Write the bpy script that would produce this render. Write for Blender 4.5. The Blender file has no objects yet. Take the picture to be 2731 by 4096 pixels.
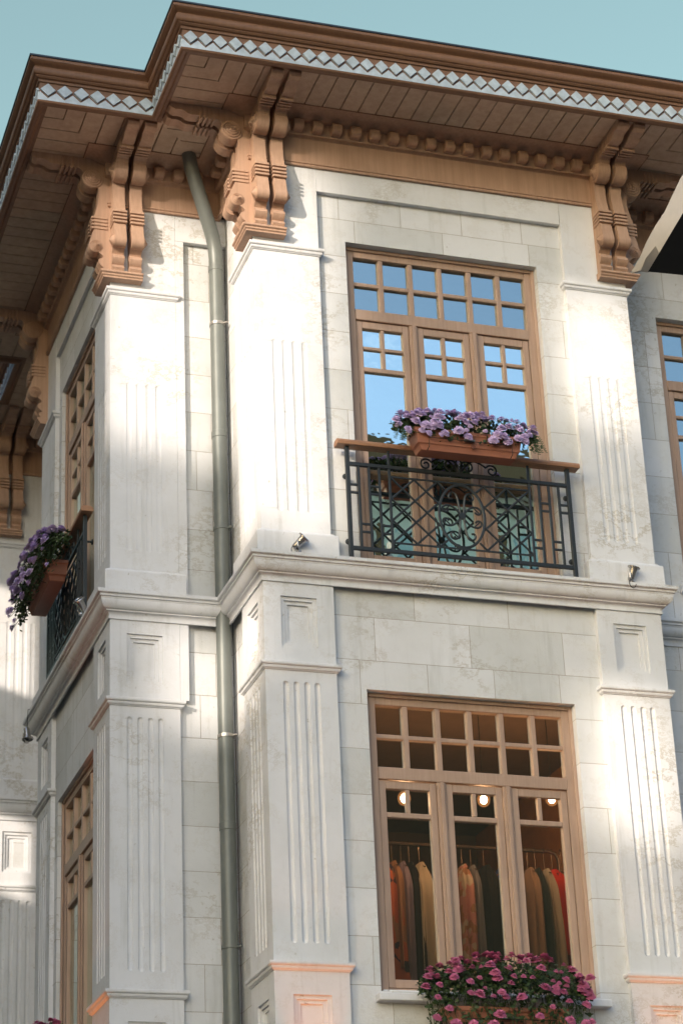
import bpy, math, random
from mathutils import Vector, Matrix
random.seed(7)
R_ = math.radians
S = bpy.context.scene
C = S.collection

# ------------------------------------------------------------------ camera
cd = bpy.data.cameras.new('camera'); cam = bpy.data.objects.new('camera', cd); C.objects.link(cam)
cd.sensor_fit = 'VERTICAL'; cd.sensor_height = 36.0; cd.sensor_width = 24.0
cd.lens = 9234.4943 / 4096 * 36.0
cam.location = (-5.4173, -18.2635, -8.3445)
cam.rotation_euler = (2.0015, 0.0408, -0.308)
cd.clip_start = 0.5; cd.clip_end = 2000
cd.dof.use_dof = True; cd.dof.focus_distance = 20.6; cd.dof.aperture_fstop = 2.0
S.camera = cam

# ------------------------------------------------------------------ light
SUN_AZ, SUN_EL = 50.0, 13.0            # rays travel towards +x,+y
sdir = Vector((math.sin(R_(SUN_AZ)) * math.cos(R_(SUN_EL)), math.cos(R_(SUN_AZ)) * math.cos(R_(SUN_EL)), -math.sin(R_(SUN_EL))))
W_ = bpy.data.worlds.new('World'); S.world = W_; W_.use_nodes = True
nt = W_.node_tree
bg = nt.nodes['Background']
sky = nt.nodes.new('ShaderNodeTexSky'); sky.sky_type = 'NISHITA'; sky.sun_disc = False
sky.sun_elevation = R_(SUN_EL); sky.sun_rotation = math.atan2(-sdir.x, -sdir.y)
sky.altitude = 50; sky.air_density = 1.0; sky.dust_density = 3.5; sky.ozone_density = 1.2
tint = nt.nodes.new('ShaderNodeMix'); tint.data_type = 'RGBA'; tint.blend_type = 'MULTIPLY'
tint.inputs[0].default_value = 1.0
# the half of the sky away from the sun is a hazier, deeper teal; a few thin clouds stand on the sun's side
tc = nt.nodes.new('ShaderNodeTexCoord'); dt = nt.nodes.new('ShaderNodeVectorMath'); dt.operation = 'DOT_PRODUCT'
nt.links.new(tc.outputs['Generated'], dt.inputs[0]); dt.inputs[1].default_value = (0.35, 0.94, 0.0)
rm = nt.nodes.new('ShaderNodeMapRange'); rm.interpolation_type = 'SMOOTHSTEP'; rm.inputs[1].default_value = -0.1; rm.inputs[2].default_value = 0.55
nt.links.new(dt.outputs['Value'], rm.inputs[0])
tm = nt.nodes.new('ShaderNodeMix'); tm.data_type = 'RGBA'; nt.links.new(rm.outputs[0], tm.inputs[0])
tm.inputs[6].default_value = (0.91, 0.985, 1.05, 1); tm.inputs[7].default_value = (0.92, 0.93, 0.64, 1)
nt.links.new(tm.outputs[2], tint.inputs[7])
cn = nt.nodes.new('ShaderNodeTexNoise'); cn.inputs['Scale'].default_value = 3.6; cn.inputs['Detail'].default_value = 7; cn.inputs['Roughness'].default_value = 0.6
cmp_ = nt.nodes.new('ShaderNodeMapping'); cmp_.inputs['Scale'].default_value = (1, 1, 2.2); nt.links.new(tc.outputs['Generated'], cmp_.inputs[0]); nt.links.new(cmp_.outputs[0], cn.inputs[0])
cr = nt.nodes.new('ShaderNodeMapRange'); cr.inputs[1].default_value = 0.55; cr.inputs[2].default_value = 0.70; cr.inputs[4].default_value = 0.28; nt.links.new(cn.outputs[0], cr.inputs[0])
iv = nt.nodes.new('ShaderNodeMath'); iv.operation = 'SUBTRACT'; iv.inputs[0].default_value = 1.0; nt.links.new(rm.outputs[0], iv.inputs[1])
cf = nt.nodes.new('ShaderNodeMath'); cf.operation = 'MULTIPLY'; nt.links.new(cr.outputs[0], cf.inputs[0]); nt.links.new(iv.outputs[0], cf.inputs[1])
cl_ = nt.nodes.new('ShaderNodeMix'); cl_.data_type = 'RGBA'; nt.links.new(cf.outputs[0], cl_.inputs[0]); cl_.inputs[7].default_value = (5.5, 5.4, 5.2, 1)
nt.links.new(sky.outputs[0], tint.inputs[6]); nt.links.new(tint.outputs[2], cl_.inputs[6]); nt.links.new(cl_.outputs[2], bg.inputs[0])
bg.inputs[1].default_value = 0.15
sl = bpy.data.lights.new('sun', 'SUN'); sl.energy = 2.0; sl.angle = R_(0.5); sl.color = (1.0, 0.86, 0.72)
so = bpy.data.objects.new('sun', sl); C.objects.link(so); so.rotation_euler = sdir.to_track_quat('-Z', 'Y').to_euler()
so.location = (-20, -20, 20)
S.view_settings.view_transform = 'Standard'; S.view_settings.look = 'None'
S.view_settings.exposure = 1.50; S.view_settings.gamma = 1.0

# ------------------------------------------------------------------ materials
def mat(name, col, rough=0.8, metal=0.0, spec=0.3):
    m = bpy.data.materials.new(name); m.use_nodes = True
    b = m.node_tree.nodes['Principled BSDF']
    b.inputs['Base Color'].default_value = (*col, 1); b.inputs['Roughness'].default_value = rough
    b.inputs['Metallic'].default_value = metal; b.inputs['Specular IOR Level'].default_value = spec
    return m, m.node_tree, b

def noise(t, scale, detail=5, rough=0.6, vec=None):
    n = t.nodes.new('ShaderNodeTexNoise'); n.inputs['Scale'].default_value = scale
    n.inputs['Detail'].default_value = detail; n.inputs['Roughness'].default_value = rough
    if vec: t.links.new(vec, n.inputs['Vector'])
    return n

def ramp(t, src, stops):
    r = t.nodes.new('ShaderNodeValToRGB'); e = r.color_ramp.elements
    e[0].position, e[0].color = stops[0][0], (*stops[0][1], 1)
    e[1].position, e[1].color = stops[-1][0], (*stops[-1][1], 1)
    for p, c in stops[1:-1]:
        x = e.new(p); x.color = (*c, 1)
    t.links.new(src, r.inputs[0]); return r

def mix(t, a, b, fac, mode='MIX'):
    n = t.nodes.new('ShaderNodeMix'); n.data_type = 'RGBA'; n.blend_type = mode
    for sock, v in ((0, fac), (6, a), (7, b)):
        if hasattr(v, 'links') or isinstance(v, bpy.types.NodeSocket): t.links.new(v, n.inputs[sock])
        elif sock == 0: n.inputs[0].default_value = v
        else: n.inputs[sock].default_value = (*v, 1)
    return n.outputs[2]

def coords(t, world=True, scale=(1, 1, 1)):
    if world:
        g = t.nodes.new('ShaderNodeNewGeometry'); o = g.outputs['Position']
    else:
        g = t.nodes.new('ShaderNodeTexCoord'); o = g.outputs['Object']
    mp = t.nodes.new('ShaderNodeMapping'); mp.inputs['Scale'].default_value = scale
    t.links.new(o, mp.inputs['Vector']); return mp.outputs[0]

def bump(t, b, h, strength, dist, prev=None):
    n = t.nodes.new('ShaderNodeBump'); n.inputs['Strength'].default_value = strength
    n.inputs['Distance'].default_value = dist; t.links.new(h, n.inputs['Height'])
    if prev: t.links.new(prev, n.inputs['Normal'])
    t.links.new(n.outputs[0], b.inputs['Normal']); return n.outputs[0]

def stone(name, base, blocks):
    m, t, b = mat(name, base, 0.82)
    v = coords(t)
    big = noise(t, 1.3, 6, 0.62, v)
    col = mix(t, base, tuple(c * k for c, k in zip(base, (0.83, 0.83, 0.81))), ramp(t, big.outputs[0], [(0.42, (0, 0, 0)), (0.72, (0.72, 0.72, 0.72))]).outputs[0])
    vs = coords(t, True, (9, 9, 0.9))
    st = noise(t, 1.0, 4, 0.6, vs)                      # vertical rain streaks
    col = mix(t, col, tuple(c * k for c, k in zip(base, (0.72, 0.72, 0.69))), ramp(t, st.outputs[0], [(0.56, (0, 0, 0)), (0.76, (0.60, 0.60, 0.60))]).outputs[0])
    sp = noise(t, 3.6, 8, 0.72, v)                      # ochre and grey veins
    col = mix(t, col, (0.36, 0.30, 0.20), ramp(t, sp.outputs[0], [(0.545, (0, 0, 0)), (0.575, (0.12, 0.12, 0.12)), (0.61, (0, 0, 0))]).outputs[0])
    zone = noise(t, 0.9, 3, 0.5, v)
    vein = noise(t, 2.1, 9, 0.75, coords(t, True, (1, 1, 1.6)))
    vz = mix(t, (0, 0, 0), ramp(t, vein.outputs[0], [(0.475, (0, 0, 0)), (0.50, (0.62, 0.62, 0.62)), (0.525, (0, 0, 0))]).outputs[0], ramp(t, zone.outputs[0], [(0.50, (0, 0, 0)), (0.66, (1, 1, 1))]).outputs[0])
    col = mix(t, col, (0.30, 0.25, 0.16), vz)
    fleck = noise(t, 17, 3, 0.5, v)
    col = mix(t, col, (0.30, 0.27, 0.22), ramp(t, fleck.outputs[0], [(0.70, (0, 0, 0)), (0.76, (0.5, 0.5, 0.5))]).outputs[0])
    fine = noise(t, 60 if blocks else 90, 6, 0.7, v)
    nb = None
    if blocks:
        sx = t.nodes.new('ShaderNodeSeparateXYZ'); t.links.new(v, sx.inputs[0])
        ad = t.nodes.new('ShaderNodeMath'); ad.operation = 'ADD'
        t.links.new(sx.outputs[0], ad.inputs[0]); t.links.new(sx.outputs[1], ad.inputs[1])
        wob = noise(t, 6, 3, 0.5, v)
        az = t.nodes.new('ShaderNodeMath'); az.operation = 'MULTIPLY_ADD'
        t.links.new(wob.outputs[0], az.inputs[0]); az.inputs[1].default_value = 0.008
        t.links.new(sx.outputs[2], az.inputs[2])
        cx = t.nodes.new('ShaderNodeCombineXYZ'); t.links.new(ad.outputs[0], cx.inputs[0]); t.links.new(az.outputs[0], cx.inputs[1])
        mp = t.nodes.new('ShaderNodeMapping'); mp.inputs['Location'].default_value = (0.33, 0.07, 0)
        t.links.new(cx.outputs[0], mp.inputs[0])
        br = t.nodes.new('ShaderNodeTexBrick'); t.links.new(mp.outputs[0], br.inputs['Vector'])
        br.inputs['Scale'].default_value = 1.0; br.inputs['Brick Width'].default_value = 0.92
        br.inputs['Row Height'].default_value = 0.42; br.inputs['Mortar Size'].default_value = 0.0035
        br.inputs['Mortar Smooth'].default_value = 0.3; br.offset = 0.43; br.squash = 0.7; br.squash_frequency = 3
        br.inputs['Color1'].default_value = (0.86, 0.86, 0.83, 1); br.inputs['Color2'].default_value = (1.04, 1.03, 1.02, 1)
        br.inputs['Mortar'].default_value = (0.58, 0.53, 0.46, 1)
        col = mix(t, col, br.outputs['Color'], 1.0, 'MULTIPLY')
        inv = t.nodes.new('ShaderNodeMath'); inv.operation = 'SUBTRACT'; inv.inputs[0].default_value = 1.0
        t.links.new(br.outputs['Fac'], inv.inputs[1])
        nb = bump(t, b, inv.outputs[0], 0.6, 0.006)
    nb = bump(t, b, fine.outputs[0], 0.55 if blocks else 0.16, 0.006 if blocks else 0.003, nb)
    med = noise(t, 9, 4, 0.6, v)
    bump(t, b, med.outputs[0], 0.25, 0.010, nb)
    t.links.new(col, b.inputs['Base Color'])
    return m

def wood(name, base, dark, rough=0.6, grain=(30, 30, 1.2), spec=0.35):
    m, t, b = mat(name, base, rough, 0, spec)
    n = noise(t, 1.0, 5, 0.65, coords(t, True, grain))
    n2 = noise(t, 2.2, 5, 0.6, coords(t))
    col = mix(t, base, dark, ramp(t, n.outputs[0], [(0.35, (0, 0, 0)), (0.75, (0.75, 0.75, 0.75))]).outputs[0])
    col = mix(t, col, tuple(c * 0.62 for c in base), ramp(t, n2.outputs[0], [(0.42, (0, 0, 0)), (0.8, (0.5, 0.5, 0.5))]).outputs[0])
    t.links.new(col, b.inputs['Base Color'])
    bump(t, b, n.outputs[0], 0.25, 0.002)
    return m

M_SM = stone('smooth_limestone', (0.68, 0.69, 0.715), False)
M_BL = stone('ashlar_limestone', (0.665, 0.68, 0.705), True)
M_WD = wood('eave_wood', (0.47, 0.305, 0.215), (0.32, 0.195, 0.13))
M_SF = wood('soffit_wood', (0.52, 0.39, 0.29), (0.36, 0.25, 0.175), 0.75, (14, 14, 14))
M_CR = wood('crown_wood', (0.21, 0.115, 0.070), (0.16, 0.085, 0.05), 0.5)
M_WF = wood('window_wood', (0.44, 0.31, 0.235), (0.34, 0.225, 0.165), 0.55, (45, 45, 2.0))
M_HR = wood('handrail_wood', (0.40, 0.22, 0.13), (0.28, 0.14, 0.08), 0.45, (3, 60, 60))

def simple(name, col, rough=0.6, metal=0.0, spec=0.4, var=0.25, scale=8, bmp=0.0):
    m, t, b = mat(name, col, rough, metal, spec)
    n = noise(t, scale, 5, 0.6, coords(t))
    t.links.new(mix(t, tuple(c * (1 - var) for c in col), tuple(min(1, c * (1 + var)) for c in col), n.outputs[0]), b.inputs['Base Color'])
    if bmp: bump(t, b, n.outputs[0], bmp, 0.004)
    return m
M_FASC = simple('weathered_pale_paint', (0.42, 0.50, 0.57), 0.6, var=0.45, scale=11, bmp=0.3)
M_ROOF = simple('dark_roof_edge', (0.06, 0.07, 0.08), 0.4, 0.6)
M_IRON = simple('dark_iron', (0.030, 0.036, 0.040), 0.45, 0.3, 0.5, scale=30)
M_PIPE = simple('grey_green_pipe', (0.15, 0.165, 0.155), 0.45, 0.15, 0.5, scale=5)
M_CLMP = simple('steel_clamp', (0.40, 0.38, 0.35), 0.35, 0.8)
M_CHR = simple('brushed_steel', (0.48, 0.46, 0.44), 0.25, 0.9)
M_TERR = simple('terracotta_plastic', (0.33, 0.135, 0.085), 0.5, 0, 0.4, var=0.18)
M_CAB = simple('black_cable', (0.015, 0.013, 0.012), 0.5)
M_LEAF = simple('leaf_green', (0.030, 0.055, 0.016), 0.55, 0, 0.4, var=0.7, scale=25)
M_STEM = simple('stem_green', (0.04, 0.07, 0.02), 0.6)
M_PURP = simple('lilac_petal', (0.56, 0.44, 0.68), 0.7, var=0.35, scale=16)
M_PINK = simple('pink_petal', (0.50, 0.14, 0.27), 0.7, var=0.35, scale=16)
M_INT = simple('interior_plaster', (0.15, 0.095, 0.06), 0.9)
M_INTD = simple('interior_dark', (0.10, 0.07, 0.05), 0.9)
M_GRND = simple('street_paving', (0.09, 0.085, 0.08), 0.9)
M_RACK = simple('rack_metal', (0.25, 0.20, 0.16), 0.25, 0.9)
M_AWN = simple('grey_canvas', (0.46, 0.43, 0.41), 0.85, var=0.12)
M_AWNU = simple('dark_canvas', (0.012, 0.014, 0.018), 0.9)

mg = bpy.data.materials.new('window_glass'); mg.use_nodes = True
t = mg.node_tree; t.nodes.clear()
out = t.nodes.new('ShaderNodeOutputMaterial'); mx = t.nodes.new('ShaderNodeMixShader')
tr = t.nodes.new('ShaderNodeBsdfTransparent'); tr.inputs[0].default_value = (0.80, 0.80, 0.78, 1)
gl = t.nodes.new('ShaderNodeBsdfGlossy'); gl.inputs[0].default_value = (0.80, 0.95, 0.93, 1); gl.inputs['Roughness'].default_value = 0.004
lw = t.nodes.new('ShaderNodeLayerWeight'); lw.inputs[0].default_value = 0.5
mr = t.nodes.new('ShaderNodeMapRange'); mr.inputs[3].default_value = 0.50; mr.inputs[4].default_value = 0.95
t.links.new(lw.outputs['Fresnel'], mr.inputs[0]); t.links.new(mr.outputs[0], mx.inputs[0])
nz = noise(t, 2.6, 3, 0.5, coords(t)); bp = t.nodes.new('ShaderNodeBump'); bp.inputs['Strength'].default_value = 0.14; bp.inputs['Distance'].default_value = 0.012
t.links.new(nz.outputs[0], bp.inputs['Height']); t.links.new(bp.outputs[0], gl.inputs['Normal'])
t.links.new(tr.outputs[0], mx.inputs[1]); t.links.new(gl.outputs[0], mx.inputs[2]); t.links.new(mx.outputs[0], out.inputs[0])
M_GL = mg

def emis(name, col, s):
    m = bpy.data.materials.new(name); m.use_nodes = True; b = m.node_tree.nodes['Principled BSDF']
    b.inputs['Base Color'].default_value = (*col, 1)
    b.inputs['Emission Color'].default_value = (*col, 1); b.inputs['Emission Strength'].default_value = s; return m

# ------------------------------------------------------------------ mesh helpers
class MB:
    def __init__(s): s.v = []; s.f = []
    def add(s, vs, fs):
        n = len(s.v); s.v += [tuple(p) for p in vs]; s.f += [tuple(i + n for i in f) for f in fs]; return s
    def box(s, x0, x1, y0, y1, z0, z1):
        return s.add([(x, y, z) for z in (z0, z1) for y in (y0, y1) for x in (x0, x1)],
                     [(0, 2, 3, 1), (4, 5, 7, 6), (0, 1, 5, 4), (2, 6, 7, 3), (0, 4, 6, 2), (1, 3, 7, 5)])
    def quad(s, a, b, c, d): return s.add([a, b, c, d], [(0, 1, 2, 3)])
    def prism(s, poly, f0, f1):
        """poly list of 2D points; f0/f1 map a 2D point to 3D for both caps"""
        n = len(poly); vs = [f0(p) for p in poly] + [f1(p) for p in poly]
        fs = [tuple(range(n)), tuple(range(2 * n - 1, n - 1, -1))] + [(i, i + n, (i + 1) % n + n, (i + 1) % n) for i in range(n)]
        return s.add(vs, fs)
    def tube(s, path, r, n=8, closed=False, r2=None, cap=True):
        P = [Vector(p) for p in path]; N = len(P); vs = []; up = None
        rr = r if isinstance(r, (list, tuple)) else [r] * N
        for i, p in enumerate(P):
            if closed: d = P[(i + 1) % N] - P[i - 1]
            else: d = P[min(i + 1, N - 1)] - P[max(i - 1, 0)]
            d.normalize()
            if up is None:
                up = Vector((0, 0, 1)) if abs(d.z) < 0.9 else Vector((0, 1, 0))
            a = d.cross(up); 
            if a.length < 1e-5: a = d.orthogonal()
            a.normalize(); up = a.cross(d).normalized()
            for k in range(n):
                th = 2 * math.pi * (k + 0.5) / n
                vs.append(p + a * (math.cos(th) * rr[i]) + up * (math.sin(th) * (r2 or rr[i])))
        fs = []
        for i in range(N if closed else N - 1):
            for k in range(n):
                j = (i + 1) % N
                fs.append((i * n + k, i * n + (k + 1) % n, j * n + (k + 1) % n, j * n + k))
        if not closed and cap: fs += [tuple(range(n)), tuple(range(N * n - 1, (N - 1) * n - 1, -1))]
        return s.add(vs, fs)
    def lathe(s, prof, o, ax, n=20):
        o = Vector(o); ax = Vector(ax).normalized(); a = ax.orthogonal().normalized(); b = ax.cross(a)
        vs = []
        for r, h in prof:
            for k in range(n):
                th = 2 * math.pi * k / n; vs.append(o + ax * h + (a * math.cos(th) + b * math.sin(th)) * max(r, 1e-4))
        m = len(prof)
        fs = [(i * n + k, i * n + (k + 1) % n, (i + 1) * n + (k + 1) % n, (i + 1) * n + k) for i in range(m - 1) for k in range(n)]
        fs += [tuple(range(n)), tuple(range(m * n - 1, (m - 1) * n - 1, -1))]
        return s.add(vs, fs)
    def sweep(s, prof, path, closed_prof=False):
        """prof (out,z); path 2D, outward is on the right of travel"""
        P = [Vector((p[0], p[1])) for p in path]; N = len(P); n = len(prof); vs = []
        dirs = [(P[i + 1] - P[i]).normalized() for i in range(N - 1)]
        nr = [Vector((d.y, -d.x)) for d in dirs]
        for i in range(N):
            if i == 0: m = nr[0]
            elif i == N - 1: m = nr[-1]
            else:
                m = nr[i - 1] + nr[i]; m = m / max(m.dot(nr[i]), 1e-3)
            for o, z in prof: vs.append((P[i].x + m.x * o, P[i].y + m.y * o, z))
        fs = []; kk = n if closed_prof else n - 1
        for i in range(N - 1):
            for k in range(kk):
                fs.append((i * n + k, i * n + (k + 1) % n, (i + 1) * n + (k + 1) % n, (i + 1) * n + k))
        fs += [tuple(range(n)), tuple(range(N * n - 1, (N - 1) * n - 1, -1))]
        return s.add(vs, fs)
    def build(s, name, m, parent=None, smooth=False, bev=0, loc=None, rz=0, recalc=True, angle=35):
        me = bpy.data.meshes.new(name); me.from_pydata(s.v, [], s.f); me.update()
        if recalc:
            import bmesh
            b = bmesh.new(); b.from_mesh(me); bmesh.ops.recalc_face_normals(b, faces=b.faces); b.to_mesh(me); b.free()
        if smooth:
            for p in me.polygons: p.use_smooth = True
            me.set_sharp_from_angle(angle=R_(angle))
        me.materials.append(m)
        o = bpy.data.objects.new(name, me); C.objects.link(o)
        if loc: o.location = loc
        o.rotation_euler.z = rz
        if parent: o.parent = parent
        if bev:
            md = o.modifiers.new('bevel', 'BEVEL'); md.width = bev; md.segments = 2; md.limit_method = 'ANGLE'; md.angle_limit = R_(40)
        return o

def tag(o, label=None, cat=None, group=None, kind=None):
    if label: o['label'] = label
    if cat: o['category'] = cat
    if group: o['group'] = group
    if kind: o['kind'] = kind
    return o
def empty(name, loc, rz, label, cat, group=None):
    o = bpy.data.objects.new(name, None); C.objects.link(o); o.location = loc; o.rotation_euler.z = rz
    o.empty_display_size = 0.2
    return tag(o, label, cat, group)

# frames: local x runs along the facade, local y points into the building
class Fr:
    def __init__(s, x, y, deg): s.o = (x, y, 0); s.rz = R_(deg)
    def w(s, x, y, z):
        c, n = math.cos(s.rz), math.sin(s.rz)
        return (s.o[0] + x * c - y * n, s.o[1] + x * n + y * c, z)
XB, YB, YF, XR, YL, XL = -1.135, 1.168, 4.66, -0.385, 7.48, -1.17
WA, YR, PW, PD = 3.9, 0.75, 0.66, 0.70
F_A, F_B, F_R = Fr(0, 0, 0), Fr(XB, YB, 0), Fr(WA, YR, 0)
F_AS, F_BS, F_L = Fr(0, YB, -90), Fr(XB, YF, -90), Fr(XL, YL, 0)
F_REC = Fr(XR, YL, -90)
OUT = [(XL, 13.0), (XL, YL), (XR, YL), (XR, YF), (XB, YF), (XB, YB), (0, YB), (0, 0), (WA, 0), (WA, YR), (11.0, YR)]

# ------------------------------------------------------------------ ground and neighbours
g = MB().quad((-400, -400, -9.95), (400, -400, -9.95), (400, 400, -9.95), (-400, 400, -9.95)).build('ground', M_GRND)
tag(g, 'grey paved street around the corner building', kind='structure')

def holed(mb, x0, x1, z0, z1, holes, y0, y1, back=True):
    """wall slab with rectangular holes (xa,xb,za,zb): front, back and reveals, no inner duplicate faces"""
    xs = sorted({x0, x1, *[h[0] for h in holes], *[h[1] for h in holes]}); zs = sorted({z0, z1, *[h[2] for h in holes], *[h[3] for h in holes]})
    xs = [x for x in xs if x0 <= x <= x1]; zs = [z for z in zs if z0 <= z <= z1]
    inh = lambda x, z: any(h[0] < x < h[1] and h[2] < z < h[3] for h in holes)
    for i in range(len(xs) - 1):
        for j in range(len(zs) - 1):
            a, b, c, d = xs[i], xs[i + 1], zs[j], zs[j + 1]
            if inh((a + b) / 2, (c + d) / 2): continue
            for y in ((y0, y1) if back else (y0,)): mb.quad((a, y, c), (b, y, c), (b, y, d), (a, y, d))
    for a, b, c, d in holes:
        mb.quad((a, y0, c), (a, y1, c), (a, y1, d), (a, y0, d)); mb.quad((b, y0, c), (b, y1, c), (b, y1, d), (b, y0, d))
        mb.quad((a, y0, c), (a, y1, c), (b, y1, c), (b, y0, c)); mb.quad((a, y0, d), (a, y1, d), (b, y1, d), (b, y0, d))
    mb.quad((x0, y0, z0), (x0, y1, z0), (x0, y1, z1), (x0, y0, z1)); mb.quad((x1, y0, z0), (x1, y1, z0), (x1, y1, z1), (x1, y0, z1))
    mb.quad((x0, y0, z1), (x0, y1, z1), (x1, y1, z1), (x1, y0, z1)); mb.quad((x0, y0, z0), (x0, y1, z0), (x1, y1, z0), (x1, y0, z0))
    return mb

# unseen screen wall added up-sun: its openings are cut to place the sun patches
M_NB = simple('neighbour_render', (0.42, 0.28, 0.21), 0.9)
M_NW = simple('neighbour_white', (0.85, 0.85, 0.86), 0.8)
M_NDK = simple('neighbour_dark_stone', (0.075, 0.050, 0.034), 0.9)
M_BRN = simple('neighbour_brown_eave', (0.20, 0.12, 0.07), 0.8)
M_PWN = simple('neighbour_sky_tinted_window', (0.45, 0.58, 0.68), 0.3)  # pale blue stands for sky reflected in the panes, put into the colour
M_RED = simple('red_trim', (0.35, 0.05, 0.03), 0.6)
M_DKW = simple('neighbour_window', (0.03, 0.04, 0.05), 0.15, 0, 0.6)
DS = 60.0; HS = DS * math.tan(R_(SUN_EL))
ux, uy = math.sin(R_(SUN_AZ)), math.cos(R_(SUN_AZ))
sunf = Fr(-DS * ux, -DS * uy, -SUN_AZ)     # local x = q axis (uy,-ux)
sun_holes = [(-1.75, -0.62, 1.55, 4.35), (-0.62, 0.50, 0.25, 4.35), (1.98, 2.60, 2.25, 3.75), (1.92, 2.50, -1.9, -0.45), (-1.30, -0.08, -1.20, -0.20)]
rb = empty('sun_screen', sunf.w(0, 0, 0), sunf.rz, 'unseen screen wall added up-sun, its openings cut to shape the sun patches', 'building')
holed(MB(), -3.2, 14, -9.9, 24.0, [(a, b, c + HS, d + HS) for a, b, c, d in sun_holes], 0, 0.35).build('wall', M_NB, rb)
MB().box(-3.5, 14.3, -0.3, 0.7, 24.01, 24.3).build('roof', M_ROOF, rb)
sidefr = Fr(-12.0, -7.75, 90)
rs = empty('side_screen_house', (0, 0, 0), 0, 'unseen dark rendered house front across the side street, shaped to screen the sun', 'building')
holed(MB(), -7.75, 30, -9.9, 13.0, [(-2.35, -1.40, 2.2, 3.25), (-2.35, -1.40, 4.7, 6.1)], 0, 0.4).build('wall', M_NB, rs, rz=R_(90), loc=(-12, 0, 0))  # hollow unseen front, edge and openings shaped for shade and sun patches
MB().box(-13.5, -11.6, -7.9, 30.2, 13.01, 13.4).build('roof', M_ROOF, rs)
mm = MB()
for i in range(11):
    for j in range(5):
        y = -6.5 + i * 3.3; z = -8.5 + j * 3.4; mm.box(-12.0, -11.97, y, y + 1.1, z, z + 1.9)
mm.build('window_row', M_DKW, rs)
ro = empty('opposite_house', (0, 0, 0), 0, 'white house opposite, mirrored in the upper balcony window', 'building')
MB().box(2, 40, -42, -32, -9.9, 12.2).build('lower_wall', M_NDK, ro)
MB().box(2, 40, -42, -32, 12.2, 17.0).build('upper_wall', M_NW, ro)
for i in range(11):
    x = 3.4 + i * 3.3
    MB().box(x, x + 1.3, -32, -31.95, 14.5, 15.9).build('window', M_PWN, ro)
    MB().box(x - 0.25, x + 1.65, -31.99, -31.5, 14.0, 14.15).build('balcony_slab', M_NW, ro)
    for k in range(4): MB().box(x + k * 0.4, x + k * 0.4 + 0.16, -31.6, -31.5, 14.3 + 0.3 * (k % 2), 14.45 + 0.3 * (k % 2)).build('panel', M_RED, ro)
    MB().box(x - 0.9, x - 0.55, -31.98, -31.9, 14.2, 16.0).build('shutter', M_BRN, ro)
MB().box(1.4, 40.6, -42.5, -30.9, 17.02, 17.9).build('roof', M_BRN, ro)

# ------------------------------------------------------------------ the building
B = empty('corner_building', (0, 0, -9.95), 0, 'pale limestone corner building with fluted pilasters and deep brown bracketed eaves', 'building')
class _P: pass
def part(mb, name, m, parent=None, fr=None, **k):
    o = mb.build(name, m, None, **k)
    if fr: o.location = fr.o; o.rotation_euler.z = fr.rz
    o.parent = parent or B
    if (parent or B) is B: o.location.z += 9.95
    return o
def sub(mb, name, m, parent, **k):      # child sharing the parent's frame
    o = mb.build(name, m, None, **k); o.parent = parent; return o

ZT, ZW = 4.25, 3.96          # top of stone, underside of raised band
Z3b = -9.9
OP_UA = (0.955, 2.965, 0.02, 3.46); OP_LA = (0.955, 2.965, -3.90, -1.19)
OP_UB = (0.88, 2.60, 0.02, 3.46); OP_LB = (0.88, 2.60, -3.90, -1.19)
part(holed(MB(), 0.3, 3.6, Z3b, ZT, [OP_UA, OP_LA], 0.06, 0.31), 'wall', M_BL, fr=F_A)
part(holed(MB(), 0.3, 3.2, Z3b, ZT, [OP_UB, OP_LB], 0.045, 0.295), 'wall', M_BL, fr=F_BS)
part(MB().box(0.4, 1.19, 0.06, 0.31, Z3b, ZT), 'wall', M_BL, fr=F_B)
part(MB().box(-0.06, 0.60, 0.06, 0.31, Z3b, ZT), 'wall', M_BL, fr=F_AS)
part(holed(MB(), -0.06, 7.1, Z3b, ZT, [(0.69, 2.69, 0.42, 3.478), (0.69, 2.69, -3.9, -1.19)], 0.0, 0.25), 'wall', M_BL, fr=F_R)
part(MB().box(0.06, 0.69, 0.06, 0.30, Z3b, ZT), 'wall', M_BL, fr=Fr(WA, 0, 90))
part(MB().box(0.3, 0.9, 0.05, 0.31, Z3b, ZT), 'wall', M_BL, fr=F_L)
part(MB().box(-5.5, -0.3, 0.06, 0.31, Z3b, ZT), 'wall', M_BL, fr=Fr(XL, YL, -90))
part(MB().box(-0.1, 2.9, 0.0, 0.25, Z3b, ZT), 'wall', M_BL, fr=F_REC)
# raised bands under the eaves
part(MB().box(PW + 0.002, WA - PW - 0.002, 0.002, 0.059, ZW, ZT), 'band', M_SM, fr=F_A, bev=0.006)
part(MB().box(0.743, 2.80, 0.002, 0.044, ZW, ZT), 'band', M_SM, fr=F_BS, bev=0.006)
part(MB().box(PW + 0.002, 1.195, 0.002, 0.059, 3.92, ZT), 'band', M_SM, fr=F_B, bev=0.006)
part(MB().box(PW + 0.002, PW + 0.09, 0.002, 0.059, -1.0, 3.919), 'band', M_SM, fr=F_B, bev=0.004)

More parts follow.
